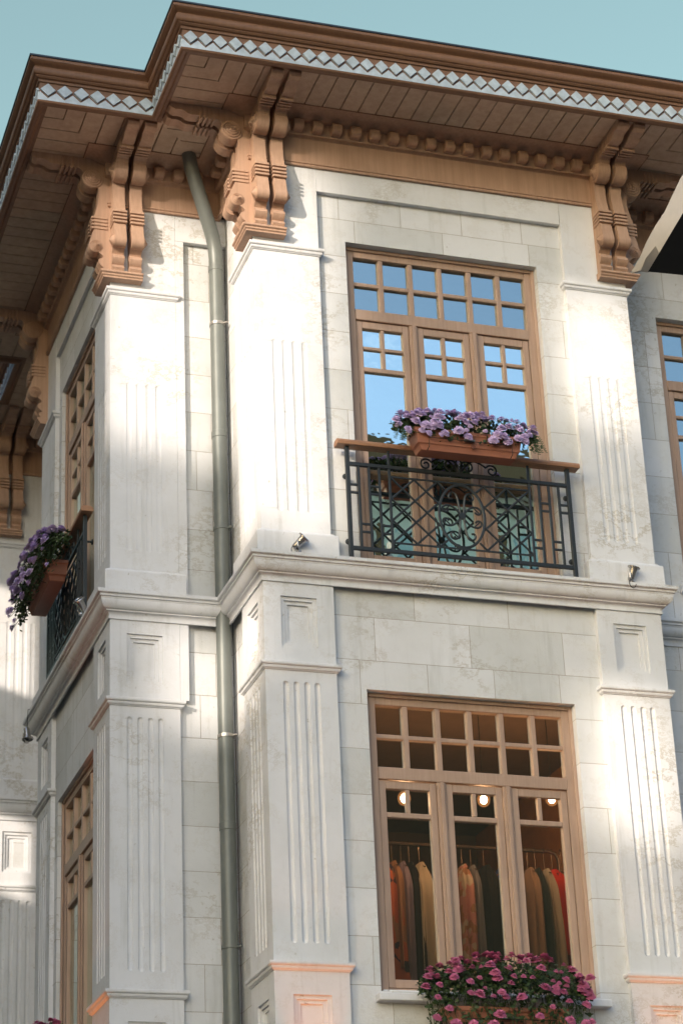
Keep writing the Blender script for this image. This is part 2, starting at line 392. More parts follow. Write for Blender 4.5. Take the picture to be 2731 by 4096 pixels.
# pilasters -------------------------------------------------------
def plate(mb, w, z0, z1, flutes=None, fdep=0.018, panel=None, skirtL=False, skirtR=True, D=0.032, flip=False):
    """front sheet at y=0 with flutes (list of centres, half width, za, zb) or stepped panel; x 0..w"""
    xs = {0.0, w}; zs = {z0, z1}
    if flutes:
        cs, hw, za, zb = flutes
        for c in cs:
            for k in range(9): xs.add(round(c - hw * math.cos(math.pi * k / 8), 5))
        for k in range(7):
            e = hw * 1.3 * (1 - math.cos(math.pi / 2 * k / 6)); zs.add(round(za + e, 5)); zs.add(round(zb - e, 5))
        xs, zs = sorted(xs), sorted(zs)
        def dep(x, z):
            for c in cs:
                if abs(x - c) < hw - 1e-6 and za < z < zb:
                    e = min(z - za, zb - z) / (hw * 1.3); k = 1.0 if e >= 1 else math.sqrt(max(0, 1 - (1 - e) ** 2))
                    rx = abs(x - c) / hw
                    return fdep * math.sqrt(max(0, k * k - rx * rx)) if k > rx else 0.0
            return 0.0
        vs = [(x, dep(x, z), z) for z in zs for x in xs]; n = len(xs)
        mb.add(vs, [(j * n + i, j * n + i + 1, (j + 1) * n + i + 1, (j + 1) * n + i) for j in range(len(zs) - 1) for i in range(n - 1)])
    elif panel:
        a, b, c, d = panel; X0, X1, Z0, Z1, y = 0, w, z0, z1, 0.0
        st = 0.034
        for k in range(4):
            xa, xb, za, zb = (a + st * k, b - st * k, c + st * k, d - st * k)
            if k == 3:
                mb.quad((X0, y, Z0), (X1, y, Z0), (X1, y, Z1), (X0, y, Z1)); break
            o = [(X0, y, Z0), (X1, y, Z0), (X1, y, Z1), (X0, y, Z1)]; i_ = [(xa, y, za), (xb, y, za), (xb, y, zb), (xa, y, zb)]
            y2 = y + 0.019; j_ = [(p[0], y2, p[2]) for p in i_]
            mb.add(o + i_ + j_, [(q, (q + 1) % 4, 4 + (q + 1) % 4, 4 + q) for q in range(4)] + [(4 + q, 4 + (q + 1) % 4, 8 + (q + 1) % 4, 8 + q) for q in range(4)])
            X0, X1, Z0, Z1, y = xa, xb, za, zb, y2
    else: mb.quad((0, 0, z0), (w, 0, z0), (w, 0, z1), (0, 0, z1))
    if skirtR: mb.quad((w, 0, z0), (w, D + 0.045, z0), (w, D + 0.045, z1), (w, 0, z1))
    if skirtL: mb.quad((0, 0, z0), (0, D + 0.03, z0), (0, D + 0.03, z1), (0, 0, z1))

MOULD = [(0, 0.0), (0.046, -0.004), (0.046, -0.026), (0.040, -0.036), (0.028, -0.040), (0.028, -0.050), (0.024, -0.062), (0.012, -0.070), (0.010, -0.076), (0, -0.076)]
def off(prof, dz, k=1): return [(o * k, z + dz) for o, z in prof]
ZM1, ZM2, ZM3, ZCB = 3.285, -1.013, -3.69, -0.246

def pilaster(fr, w, side, up=True, mirror=False):
    """fr: local origin at the convex corner; +x along the front. side: depth of the return (0 = none). mirror: corner is at the right end"""
    sg = -1 if mirror else 1
    def X(mb):
        if mirror:
            mb.v = [(-x, y, z) for x, y, z in mb.v]
        return mb
    core = MB()
    core.box(0.075, w - 0.001, 0.075, max(side - 0.002, 0.3), Z3b, ZT - 0.01)
    P = part(X(core), 'pilaster', M_SM, fr=fr)
    fc = [w / 2 - 0.1455 + 0.097 * k for k in range(4)]
    hw = 0.026
    faces = [('front', w)] + ([('side', side)] if side else [])
    for nm, ww in faces:
        cs = [c - w / 2 + (ww / 2 if nm == 'side' else w / 2) for c in fc]
        pa = ((ww - 0.336) / 2, (ww + 0.336) / 2, -0.86, -0.377)
        def place(mb):
            if nm == 'side': mb.v = [(y, x, z) for x, y, z in mb.v]
            return X(mb)
        mb = MB(); plate(mb, ww, ZM3, ZM2, flutes=(cs, hw, -3.53, -1.19)); sub(place(mb), 'fluted_shaft', M_SM, P, smooth=True)
        mb = MB(); plate(mb, ww, ZM2, 0.0, panel=pa); sub(place(mb), 'panel_block', M_SM, P)
        mb = MB(); plate(mb, ww, 0.0, ZM1, flutes=(cs, hw, 0.46, 2.25), fdep=0.007); sub(place(mb), 'fluted_shaft', M_SM, P, smooth=True)
        mb = MB(); plate(mb, ww, ZM1, ZT); sub(place(mb), 'cap_block', M_SM, P)
        mb = MB(); plate(mb, ww, -5.2, ZM3, panel=(pa[0], pa[1], -4.45, -3.965)); sub(place(mb), 'panel_block', M_SM, P)
        mb = MB(); plate(mb, ww, Z3b, -5.2); sub(place(mb), 'base_block', M_SM, P)
    e = 0.06
    path = ([(e, side), (0, side)] if side else [(0, 0.2)]) + [(0, 0), (w, 0), (w, e)]
    for z in (ZM1, ZM2, ZM3):
        mb = MB().sweep(off(MOULD, z), path); sub(X(mb), 'moulding', M_SM, P, bev=0.003)
    pl = [(0, 0.262), (0.018, 0.262), (0.026, 0.250), (0.052, 0.235), (0.058, 0.22), (0.058, 0.001), (0, 0.001)]
    sub(X(MB().sweep(pl, path)), 'plinth', M_SM, P, bev=0.004)
    return P
pilaster(Fr(0, 0, 0), PW, PD)
pilaster(Fr(WA, 0, 0), PW, 0.70, mirror=True)
pilaster(Fr(XB, YB, 0), PW, 0.71)
pilaster(Fr(XL, YL, 0), PW, 0.70)
# far pilaster of the side bay: front faces -x, corner at its far (local x=0) end
pilaster(Fr(XB, YF, -90), 0.74, 0.70)

# string course, entablature, eaves ------------------------------
CORN = [(0, 0.012), (0.10, 0.006), (0.143, 0.0), (0.143, -0.030), (0.136, -0.037), (0.120, -0.038), (0.120, -0.062), (0.108, -0.066), (0.106, -0.078)]
for k in range(9):
    a = math.pi / 2 * k / 8
    CORN.append((0.045 + 0.058 * math.cos(a), -0.082 - 0.083 * math.sin(a)))
CORN += [(0.045, -0.178), (0.036, -0.181)]
for k in range(6):
    a = math.pi / 2 * k / 5
    CORN.append((0.034 - 0.024 * math.sin(a), -0.182 - 0.036 * (1 - math.cos(a))))
CORN += [(0.010, -0.221), (0.016, -0.222), (0.016, -0.246), (0, -0.246)]
part(MB().sweep(CORN, OUT), 'string_course', M_SM, smooth=True, angle=28)

ENT = [(0, 4.215), (0.026, 4.215), (0.030, 4.222), (0.030, 4.236), (0.022, 4.240), (0.034, 4.247), (0.034, 4.262), (0.016, 4.268), (0.014, 4.54), (0.030, 4.552),
       (0.055, 4.560), (0.062, 4.578), (0.062, 4.70), (0.075, 4.704), (0.105, 4.715), (0.150, 4.735), (0.20, 4.752), (0.24, 4.757), (0.275, 4.757), (0.275, 4.79), (0, 4.79)]
part(MB().sweep(ENT, OUT), 'wood_entablature', M_WD, smooth=True, angle=25)

def segs():
    n = len(OUT) - 1; r = []
    for i in range(n):
        a, b = Vector(OUT[i]), Vector(OUT[i + 1]); d = (b - a)
        def turn(j):
            if j <= 0 or j >= n: return 0
            u = Vector(OUT[j]) - Vector(OUT[j - 1]); v = Vector(OUT[j + 1]) - Vector(OUT[j])
            return 1 if u.x * v.y - u.y * v.x > 0 else -1   # left turn = convex (outward is right)
        r.append((a, d.normalized(), d.length, turn(i), turn(i + 1)))
    return r
def to_w(a, d, s, o, z): return (a.x + d.x * s + d.y * o, a.y + d.y * s - d.x * o, z)

for a, d, L, ts, te in segs():
    if L < 0.5 or a.y > 12: pass
    mb = MB(); s0 = 0.34 if ts > 0 else 0.12; s1 = L - (0.34 if te > 0 else 0.12)
    n = max(1, int((s1 - s0) / 0.198)); 
    for k in range(n):
        s = s0 + ((s1 - s0) - (n - 1) * 0.198) / 2 + k * 0.198
        if s > 20: break
        w = 0.052; pts = [(0.05, 4.576), (0.125, 4.576), (0.150, 4.590), (0.160, 4.615), (0.160, 4.655), (0.148, 4.682), (0.125, 4.696), (0.05, 4.696)]
        mb = MB().prism(pts, lambda p: to_w(a, d, s - w, p[0], p[1]), lambda p: to_w(a, d, s + w, p[0], p[1]))
        if to_w(a, d, s, 0, 0)[0] < 6.2 and to_w(a, d, s, 0, 0)[1] < 8: part(mb, 'dentil', M_WD, bev=0.012)

CROWN = [(0.275, 4.79), (0.275, 4.757), (0.285, 4.757), (0.285, 4.79), (0.80, 4.79), (0.80, 4.757), (0.835, 4.755), (0.85, 4.738), (0.865, 4.722), (0.895, 4.718), (0.915, 4.726), (0.922, 4.742),
         (0.900, 4.748), (0.900, 4.955), (0.915, 4.96), (0.918, 4.985), (0.935, 4.99), (0.950, 5.005)]
for k in range(9):
    a = -math.pi / 2 + math.pi * 0.75 * k / 8
    CROWN.append((0.950 + 0.028 * math.cos(a), 5.055 + 0.042 * math.sin(a)))
CROWN += [(0.958, 5.105), (0.975, 5.12), (0.998, 5.13), (1.012, 5.145), (1.012, 5.175)]
part(MB().sweep(CROWN, OUT), 'eave', M_CR, smooth=True, angle=25)
E_ = part(MB().sweep([(0.90, 5.178), (1.022, 5.178), (1.022, 5.196), (0.90, 5.215)], OUT, True), 'roof_edge', M_ROOF)
# roof sheet: outline offset polygon
def offset_pts(o):
    P = [Vector(p) for p in OUT]; r = []
    dirs = [(P[i + 1] - P[i]).normalized() for i in range(len(P) - 1)]; nr = [Vector((q.y, -q.x)) for q in dirs]
    for i in range(len(P)):
        m = nr[0] if i == 0 else nr[-1] if i == len(P) - 1 else (nr[i - 1] + nr[i]) / max((nr[i - 1] + nr[i]).dot(nr[i]), 1e-3)
        r.append((P[i].x + m.x * o, P[i].y + m.y * o))
    return r
rp = offset_pts(0.96) + [(11, 13)]
MBr = MB(); MBr.prism(rp, lambda p: (p[0], p[1], 5.18), lambda p: (p[0], p[1], 5.21)); part(MBr, 'roof', M_ROOF)

for a, d, L, ts, te in segs():
    lim = lambda s: True
    mb = MB(); s = -0.80 if ts > 0 else 0.0; end = L + (0.80 if te > 0 else 0.0)
    if L < 0.8 and (ts < 0 or te < 0): s = max(s, -0.80)
    pitch = (end - s) / max(1, round((end - s) / 0.186))
    def rng(s):
        lo, hi = 0.286, 0.799
        if ts > 0 and s < 0: lo = max(lo, -s)
        if te > 0 and s > L: lo = max(lo, s - L)
        if ts < 0: hi = min(hi, s)
        if te < 0: hi = min(hi, L - s)
        return lo, hi
    while s < end - 0.01:
        sa, sb = max(s + 0.0055, -0.799 if ts > 0 else 0.287), min(s + pitch - 0.0055, end - 0.001 if te > 0 else end - 0.287); s += pitch
        if sb - sa < 0.01: continue
        cuts = [sa] + [c for c in (-0.286, 0.799, L - 0.799, L + 0.286) if sa < c < sb] + [sb]
        lo = []; hi = []
        for c in cuts:
            l, h = rng(c); 
            if h < l: h = l
            lo.append((c, l)); hi.append((c, h))
        poly = lo + hi[::-1]
        mb.prism(poly, lambda p: to_w(a, d, p[0], p[1], 4.762), lambda p: to_w(a, d, p[0], p[1], 4.786))
    part(mb, 'soffit_boards', M_SF)

# diamond and sawtooth trim on the fascia
DP = 0.145
for a, d, L, ts, te in segs():
    s0 = -0.90 if ts > 0 else 0.90; s1 = L + (0.90 if te > 0 else -0.90)
    n = max(1, int((s1 - s0) / DP)); p_ = (s1 - s0) / n
    if s1 - s0 < 0.2: continue
    mb = MB(); saw = [(s0, 4.750)]
    for k in range(n):
        c = s0 + p_ * (k + 0.5)
        if k == 0: saw.append((s0, 4.845))
        saw += [(c, 4.775), (s0 + p_ * (k + 1), 4.845)]
        q = 0.90; jz = random.uniform(-0.003, 0.003); jq = random.uniform(-0.005, 0.004)
        mb.prism([(c - p_ * 0.46, 4.872), (c, 4.802), (c + p_ * 0.46, 4.872), (c, 4.942)], lambda p: to_w(a, d, p[0], q, p[1]), lambda p: to_w(a, d, p[0] + jz, q + 0.022 + jq, p[1] + jz))
    saw.append((s1, 4.750)); saw = [x for i, x in enumerate(saw) if i == 0 or x != saw[i - 1]]
    # strip of quads keeps the sawtooth planar and convex
    up = saw[1:-1]
    for i in range(len(up) - 1):
        mb.prism([(up[i][0], 4.750), (up[i + 1][0], 4.750), up[i + 1], up[i]], lambda p: to_w(a, d, p[0], 0.90, p[1]), lambda p: to_w(a, d, p[0], 0.914, p[1]))
    part(mb, 'diamond_trim', M_FASC)

# paired console brackets ----------------------------------------
def arc(cx, cz, r, a0, a1, n): return [(cx + r * math.cos(R_(a0 + (a1 - a0) * k / n)), cz + r * math.sin(R_(a0 + (a1 - a0) * k / n))) for k in range(n + 1)]
PROF = [(0.0, 4.76), (0.80, 4.76), (0.805, 4.73), (0.785, 4.700), (0.745, 4.682), (0.70, 4.690), (0.66, 4.682), (0.625, 4.655), (0.58, 4.645), (0.53, 4.650), (0.33, 4.640), (0.295, 4.62)]
PROF += arc(0.18, 4.530, 0.112, 30, -118, 12) + [(0.118, 4.40), (0.116, 4.32), (0.128, 4.22), (0.155, 4.12), (0.165, 4.09), (0.165, 3.93), (0.180, 3.90), (0.192, 3.84), (0.205, 3.79)]
PROF += arc(0.144, 3.745, 0.070, 25, -110, 9) + [(0.085, 3.655), (0.070, 3.635), (0.082, 3.612), (0.112, 3.600), (0.118, 3.57), (0.100, 3.535), (0.072, 3.515), (0.066, 3.50), (0.098, 3.49), (0.102, 3.47), (0.085, 3.445), (0.085, 3.425), (0, 3.425)]
def console(fr, x, w=0.120, inner=0, parent=None):
    mb = MB()
    # split concave outline into strips between wall and profile for clean faces
    mb.prism(PROF, lambda p: (x, -p[0], p[1]), lambda p: (x + w, -p[0], p[1]))
    o = part(mb, 'console_bracket', M_WD, fr=fr, smooth=True, angle=32)
    rb_ = MB(); rc_ = MB()
    for k in range(4):
        z = 3.94 + k * 0.040
        rb_.box(x - 0.012, x + w + 0.012, -0.192, -0.03, z, z + 0.024)
        u = 0.345 + k * 0.045
        rc_.box(x - 0.010, x + w + 0.010, -u - 0.024, -u, 4.618, 4.757)
    sub(rb_, 'reeding', M_WD, o, bev=0.005); sub(rc_, 'reeding', M_WD, o, bev=0.005)
    for (cu, cz, r) in ((0.18, 4.530, 0.108), (0.144, 3.745, 0.066)):
        for sd in (-1, 1):
            if sd == inner: continue
            xs = x if sd < 0 else x + w
            st = 0.012 if r > 0.1 else 0.009
            pr = [(r, -0.001)]
            for k, q in enumerate((1.0, 0.78, 0.58, 0.38, 0.2)):
                qn = (0.78, 0.58, 0.38, 0.2, 0.05)[k]
                pr += [(r * q, st * (k + 0.8)), (r * q - 0.003, st * (k + 1)), (r * qn + 0.009, st * (k + 1.05)), (r * qn + 0.004, st * (k + 0.45))]
            sub(MB().lathe(pr, (xs, -cu, cz), (sd, 0, 0), 20), 'scroll', M_WD, o, smooth=True, angle=40)
    return o
PLATE = [(0, 3.424), (0.118, 3.424), (0.122, 3.416), (0.122, 3.402), (0.112, 3.396), (0.104, 3.392), (0.104, 3.376), (0.094, 3.370), (0.090, 3.366), (0.090, 3.350), (0, 3.350)]
def bracket_corner(cx, cy, rzdeg, both=True, mirror=False):
    """corner with a pair on the front (along +x) and a pair on the return"""
    f = Fr(cx, cy, rzdeg)
    if not mirror:
        console(f, 0.0, inner=1); console(f, 0.176, inner=-1)
        g_ = Fr(*f.w(0, 0, 0)[:2], rzdeg - 90)
        if both: console(g_, -0.120, inner=-1); console(g_, -0.296, inner=1)
        part(MB().sweep(PLATE, [(0, 0.31), (0, 0), (0.31, 0)]), 'bracket_base', M_WD, fr=f, bev=0.003)
    else:
        console(f, -0.120, inner=-1); console(f, -0.296, inner=1)
        g_ = Fr(*f.w(0, 0, 0)[:2], rzdeg + 90)
        if both: console(g_, 0.0, inner=1); console(g_, 0.176, inner=-1)
        part(MB().sweep(PLATE, [(-0.31, 0), (0, 0), (0, 0.31)]), 'bracket_base', M_WD, fr=f, bev=0.003)
bracket_corner(0, 0, 0); bracket_corner(WA, 0, 0, mirror=True); bracket_corner(XB, YB, 0); bracket_corner(XL, YL, 0)
bracket_corner(XB, YF, -90)

# windows ---------------------------------------------------------
def window(fr, op, y, ncol, nsash, kind, lit=False):
    x0, x1, z0, z1 = op; fw = 0.105; th = 0.07
    Y0, Y1 = y, y + th
    f = MB()
    f.box(x0, x0 + fw, Y0, Y1, z0, z1); f.box(x1 - fw, x1, Y0, Y1, z0, z1)
    f.box(x0 + fw, x1 - fw, Y0 + 0.002, Y1, z1 - 0.10, z1)
    # outer thin rebate
    f.box(x0 - 0.0, x0 + 0.035, Y0 - 0.022, Y0 - 0.001, z0, z1); f.box(x1 - 0.035, x1, Y0 - 0.022, Y0 - 0.001, z0, z1); f.box(x0 + 0.036, x1 - 0.036, Y0 - 0.022, Y0 + 0.001, z1 - 0.035, z1)
    ix0, ix1 = x0 + fw, x1 - fw; zt = z1 - 0.10
    ph = 0.272; bar = 0.042
    zr1 = zt - ph; zr2 = zr1 - bar - ph     # bottom of second row
    trz0 = zr2 - 0.112
    W = part(f, 'window', M_WF, fr=fr, bev=0.006)
    sub(MB().box(ix0, ix1, Y0 - 0.010, Y1, trz0, zr2), 'transom', M_WF, W, bev=0.006)
    mb = MB(); pw = ((ix1 - ix0) - (ncol - 1) * 0.052) / ncol
    for k in range(1, ncol):
        xx = ix0 + k * pw + (k - 1) * 0.052; mb.box(xx, xx + 0.052, Y0 + 0.006, Y1 - 0.005, zr2, zt)
    mb.box(ix0, ix1, Y0 + 0.012, Y1 - 0.008, zr1 - bar, zr1)
    sub(mb, 'glazing_bars', M_WF, W, bev=0.009)
    G = [(ix0, ix1, zr2, zt)]
    # posts and sashes
    pst = 0.085; sw = ((ix1 - ix0) - (nsash - 1) * pst) / nsash; zb = z0 + (0.03 if kind == 'up' else 0.02)
    for k in range(1, nsash):
        xx = ix0 + k * sw + (k - 1) * pst; mb = MB().box(xx, xx + pst, Y0 - 0.004, Y1, zb, trz0 - 0.001)
        mb.box(xx + 0.022, xx + pst - 0.022, Y0 - 0.026, Y0 - 0.0045, zb, trz0 - 0.004)
        sub(mb, 'post', M_WF, W, bev=0.006)
    sub(MB().box(ix0, ix1, Y0, Y1, z0, zb), 'bottom_rail', M_WF, W, bev=0.006)
    st = 0.062
    for k in range(nsash):
        a = ix0 + k * (sw + pst) + 0.004; b = a + sw - 0.008; q0, q1 = Y0 + 0.010, Y1 - 0.006
        ts = trz0 - 0.006; bs = zb + 0.006
        mb = MB(); mb.box(a, a + st, q0, q1, bs, ts); mb.box(b - st, b, q0, q1, bs, ts)
        mb.box(a + st, b - st, q0 + 0.002, q1, ts - 0.075, ts); mb.box(a + st, b - st, q0 + 0.002, q1, bs, bs + (0.13 if kind == 'up' else 0.075))
        pt = ts - 0.075; m_ = (a + b) / 2
        if kind == 'up':
            hh = 0.195; zz = pt - 2 * hh - 0.034
            mb.box(m_ - 0.019, m_ + 0.019, q0 + 0.006, q1 - 0.006, zz, pt)
            mb.box(a + st, b - st, q0 + 0.010, q1 - 0.008, pt - hh - 0.034, pt - hh)
        else:
            hh = 0.215; zz = pt - hh
            mb.box(m_ - 0.019, m_ + 0.019, q0 + 0.006, q1 - 0.006, zz, pt)
        mb.box(a + st, b - st, q0 + 0.004, q1 - 0.006, zz - 0.048, zz)
        sub(mb, 'sash', M_WF, W, bev=0.007)
        G.append((a + st, b - st, bs + 0.05, pt))
    gm = MB()
    for a, b, c, d_ in G: gm.quad((a - 0.01, Y1 - 0.025, c - 0.01), (b + 0.01, Y1 - 0.025, c - 0.01), (b + 0.01, Y1 - 0.025, d_ + 0.01), (a - 0.01, Y1 - 0.025, d_ + 0.01))
    sub(gm, 'glass', M_GL, W)
    return W
window(F_A, OP_UA, 0.16, 6, 3, 'up'); window(F_A, (OP_LA[0], OP_LA[1], -3.87, OP_LA[3]), 0.16, 6, 3, 'low')
window(F_BS, OP_UB, 0.105, 4, 2, 'up'); window(F_BS, (OP_LB[0], OP_LB[1], -3.87, OP_LB[3]), 0.105, 4, 2, 'low')
window(F_R, (0.69, 2.69, 0.45, 3.478), 0.10, 6, 3, 'up'); window(F_R, (0.69, 2.69, -3.87, -1.19), 0.10, 6, 3, 'low')
for f, a, b, z in ((F_A, 0.90, 3.02, -3.935), (F_BS, 0.82, 2.66, -3.935)):
    part(MB().box(a, b, -0.055, 0.30, z - 0.065, z).box(a + 0.09, b - 0.09, 0.10, 0.2, z + 0.002, z + 0.06), 'window_sill', M_SM, fr=f, bev=0.008)
part(MB().box(0.62, 2.76, -0.06, 0.2, 0.33, 0.419), 'window_sill', M_SM, fr=F_R, bev=0.008)
part(MB().box(0.96, 2.96, 0.065, 0.3, 0.0, 0.0195), 'threshold', M_ROOF, fr=F_A)

# rooms behind the windows ----------------------------------------
part(MB().box(0.35, 3.55, 0.42, 12.0, -0.28, -0.06).box(-0.80, 0.34, 1.55, 4.3, -0.28, -0.06).box(3.56, 11, 1.05, 12.0, -0.28, -0.06), 'floor_slab', M_INTD)
part(MB().box(0.35, 3.6, 0.42, 7.0, -1.14, -1.10).box(-0.80, 0.34, 1.55, 4.3, -1.14, -1.10), 'ceiling', M_INT)
part(MB().box(0.35, 3.6, 0.42, 7.0, 3.75, 3.79).box(-0.80, 0.34, 1.55, 4.3, 3.75, 3.79).box(3.61, 11, 1.05, 7.0, 3.75, 3.79), 'ceiling', M_INT)
part(MB().box(-0.8, 3.6, 4.31, 4.35, -5.5, -1.145), 'interior_wall', M_INT)
part(MB().box(3.62, 3.66, 0.42, 7, -5.5, -0.285), 'interior_wall', simple('ochre_wall', (0.50, 0.20, 0.05), 0.9))
part(MB().box(-0.1, 11, 6.9, 6.94, -0.05, 3.74), 'interior_wall', M_INTD)
part(MB().box(0.35, 3.6, 0.42, 7, -5.56, -5.5).box(-0.80, 0.34, 1.55, 4.3, -5.56, -5.5), 'floor_slab', M_INTD)
part(MB().quad((11, 1.0, Z3b), (11, 12, Z3b), (11, 12, 5.1), (11, 1.0, 5.1)), 'wall', M_BL)
part(MB().quad((-1.1, 12.5, Z3b), (11, 12.5, Z3b), (11, 12.5, 5.1), (-1.1, 12.5, 5.1)), 'wall', M_BL)

# ------------------------------------------------------------------ balcony railings
def spiral(cx, cz, r0, r1, a0, turns, n=26):
    return [(cx + (r0 + (r1 - r0) * k / n) * math.cos(R_(a0) + turns * 2 * math.pi * k / n), cz + (r0 + (r1 - r0) * k / n) * math.sin(R_(a0) + turns * 2 * math.pi * k / n)) for k in range(n + 1)]
def bez(p0, p1, p2, p3, n=12):
    r = []
    for k in range(n + 1):
        t_ = k / n; u = 1 - t_
        r.append(tuple(u ** 3 * a + 3 * u * u * t_ * b + 3 * u * t_ * t_ * c + t_ ** 3 * d for a, b, c, d in zip(p0, p1, p2, p3)))
    return r
def railing(fr, s0, L, label):
    root = empty('balcony_railing', fr.w(s0, -0.075, 0.012), fr.rz, label, 'railing', 'iron balcony railings under the upper windows')
    a = 0.0165
    k_ = L / 2.207
    for x in (0, L): MB().box(x - 0.019, x + 0.019, -0.019, 0.019, 0.0, 1.135).build('post', M_IRON, root, bev=0.003)
    F = MB()
    F.box(0.019, L - 0.019, -0.016, 0.016, 0.943, 0.978); F.box(0.019, L - 0.019, -0.016, 0.016, 0.092, 0.127)
    xs = [0.105 * k_, 0.205 * k_, 0.305 * k_, 0.405 * k_]; xs += [L - x for x in xs]
    for i, x in enumerate(xs):
        top = 1.13 if i % 4 == 3 else 0.945
        F.box(x - 0.0115, x + 0.0115, -0.011, 0.010, 0.125, top if top < 1 else 0.945)
        if top > 1: F.box(x - 0.0115, x + 0.0115, -0.011, 0.010, 0.975, 1.13)
    F.build('frame', M_IRON, root, bev=0.002)
    Rg = MB(); edge = [0.019] + [x + 0.009 for x in xs[:4]]
    cell = [(0.019, xs[0] - 0.009, 1), (xs[0] + 0.009, xs[1] - 0.009, 0), (xs[1] + 0.009, xs[2] - 0.009, 1), (xs[2] + 0.009, xs[3] - 0.009, 0)]
    for x0, x1, up in cell:
        for z in ((0.74, 0.66) if up else (0.35, 0.27)):
            Rg.box(x0, x1, -0.009, 0.009, z, z + 0.020); Rg.box(L - x1, L - x0, -0.009, 0.009, z, z + 0.020)
    Rg.build('rungs', M_IRON, root, bev=0.002)
    # lattice
    xl, xr, zb, zt = xs[3] + 0.009, L - xs[3] - 0.009, 0.205, 0.860
    La = MB(); La.box(xl, xr, -0.007, 0.007, zt, zt + 0.015); La.box(xl, xr, -0.007, 0.007, zb - 0.015, zb)
    nx, nz_ = 6, 3; cw, ch = (xr - xl) / nx, (zt - zb) / nz_
    cx, cz = L / 2, (zt + zb) / 2; ox, oz = 0.225 * k_, (zt - zb) / 2 - 0.008
    def inside(x, z): return ((x - cx) / ox) ** 2 + ((z - cz) / oz) ** 2 < 1
    for sgn in (1, -1):
        for c0 in range(-nz_, nx + 1):
            pts = []
            for k in range(0, nz_ * 16 + 1):
                tt = k / 16; gx = c0 + tt; gz = tt if sgn > 0 else nz_ - tt
                if 0 <= gx <= nx:
                    x, z = xl + gx * cw, zb + gz * ch
                    if inside(x, z):
                        if len(pts) > 1: La.tube([pts[0], pts[-1]], 0.0112, 6)
                        pts = []
                    else: pts.append((x, 0.0035 * sgn, z))
            if len(pts) > 2: La.tube([pts[0], pts[-1]], 0.0112, 6)
    La.build('lattice', M_IRON, root)
    O = MB()
    O.tube([(cx + ox * math.cos(t_ * math.pi / 24), 0, cz + oz * math.sin(t_ * math.pi / 24)) for t_ in range(48)], 0.0145, 6, closed=True, r2=0.011)
    kx = k_
    for sx in (1, -1):
        for sz in (1, -1):
            def q(pts): return [(cx + sx * p[0] * kx, 0.002, cz + sz * p[1]) for p in pts]
            O.tube(q(bez((0.012, 0.0), (0.035, 0.11), (0.02, 0.26), (0.095, 0.235))[:] + bez((0.095, 0.235), (0.135, 0.22), (0.13, 0.155), (0.085, 0.175))[1:]), 0.0105, 6)
            O.tube(q(bez((0.015, 0.012), (0.06, 0.10), (0.15, 0.135), (0.19, 0.075))[:] + bez((0.19, 0.075), (0.205, 0.03), (0.14, 0.02), (0.135, 0.055))[1:]), 0.0105, 6)
            O.tube(q(bez((0.12, 0.105), (0.14, 0.06), (0.165, 0.07), (0.175, 0.03), 8)), 0.007, 6)
    O.lathe([(0.03, -0.012), (0.038, 0), (0.03, 0.012), (0.012, 0.02)], (cx, 0, cz), (0, 1, 0), 14)
    O.build('oval_scrollwork', M_IRON, root, smooth=True, angle=50)
    T = MB()
    for sx in (1, -1):
        T.tube([(cx + sx * (0.085 + x), 0, 1.045 + z) for x, z in spiral(0, 0, 0.072, 0.018, 200, -1.35)], 0.0095, 6)
        T.tube([(cx + sx * (0.33 + x), 0, 1.035 + z) for x, z in spiral(0, 0, 0.062, 0.016, 150, -1.35)], 0.0095, 6)
        T.tube([(cx + sx * p[0], 0, p[1]) for p in bez((0.02, 0.985), (0.10, 1.13), (0.16, 1.15), (0.275, 1.06))], 0.0095, 6)
        T.tube([(cx + sx * 0.005, 0, 0.985), (cx + sx * 0.035, 0, 1.06), (cx + sx * 0.015, 0, 1.125)], 0.009, 6)
    T.build('top_scrollwork', M_IRON, root, smooth=True, angle=50)
    for x in (0, L):
        for z in (0.86, 0.20): Wl = MB(); Wl.tube([(x, 0.015, z), (x, 0.075, z)], 0.012, 8); Wl.lathe([(0.028, 0), (0.028, 0.012), (0.012, 0.016)], (x, 0.078, z), (0, -1, 0), 12); Wl.build('wall_fixing', M_IRON, root)
    H = MB(); x0, x1 = -0.105, L + 0.115
    prof = [(-0.062, 1.135), (0.055, 1.135), (0.060, 1.150), (0.055, 1.178), (0.030, 1.194), (-0.030, 1.196), (-0.058, 1.184), (-0.068, 1.160)]
    H.prism(prof, lambda p: (x0, p[0], p[1]), lambda p: (x1, p[0], p[1]))
    H.build('handrail', M_HR, root, smooth=True, bev=0.004, angle=30)
    return root
railing(F_A, 0.824, 2.207, 'dark iron balcony railing with oval scrollwork below the large blue reflecting window')
railing(F_BS, 0.91, 1.80, 'dark iron balcony railing seen edge on at the side facade on the left')

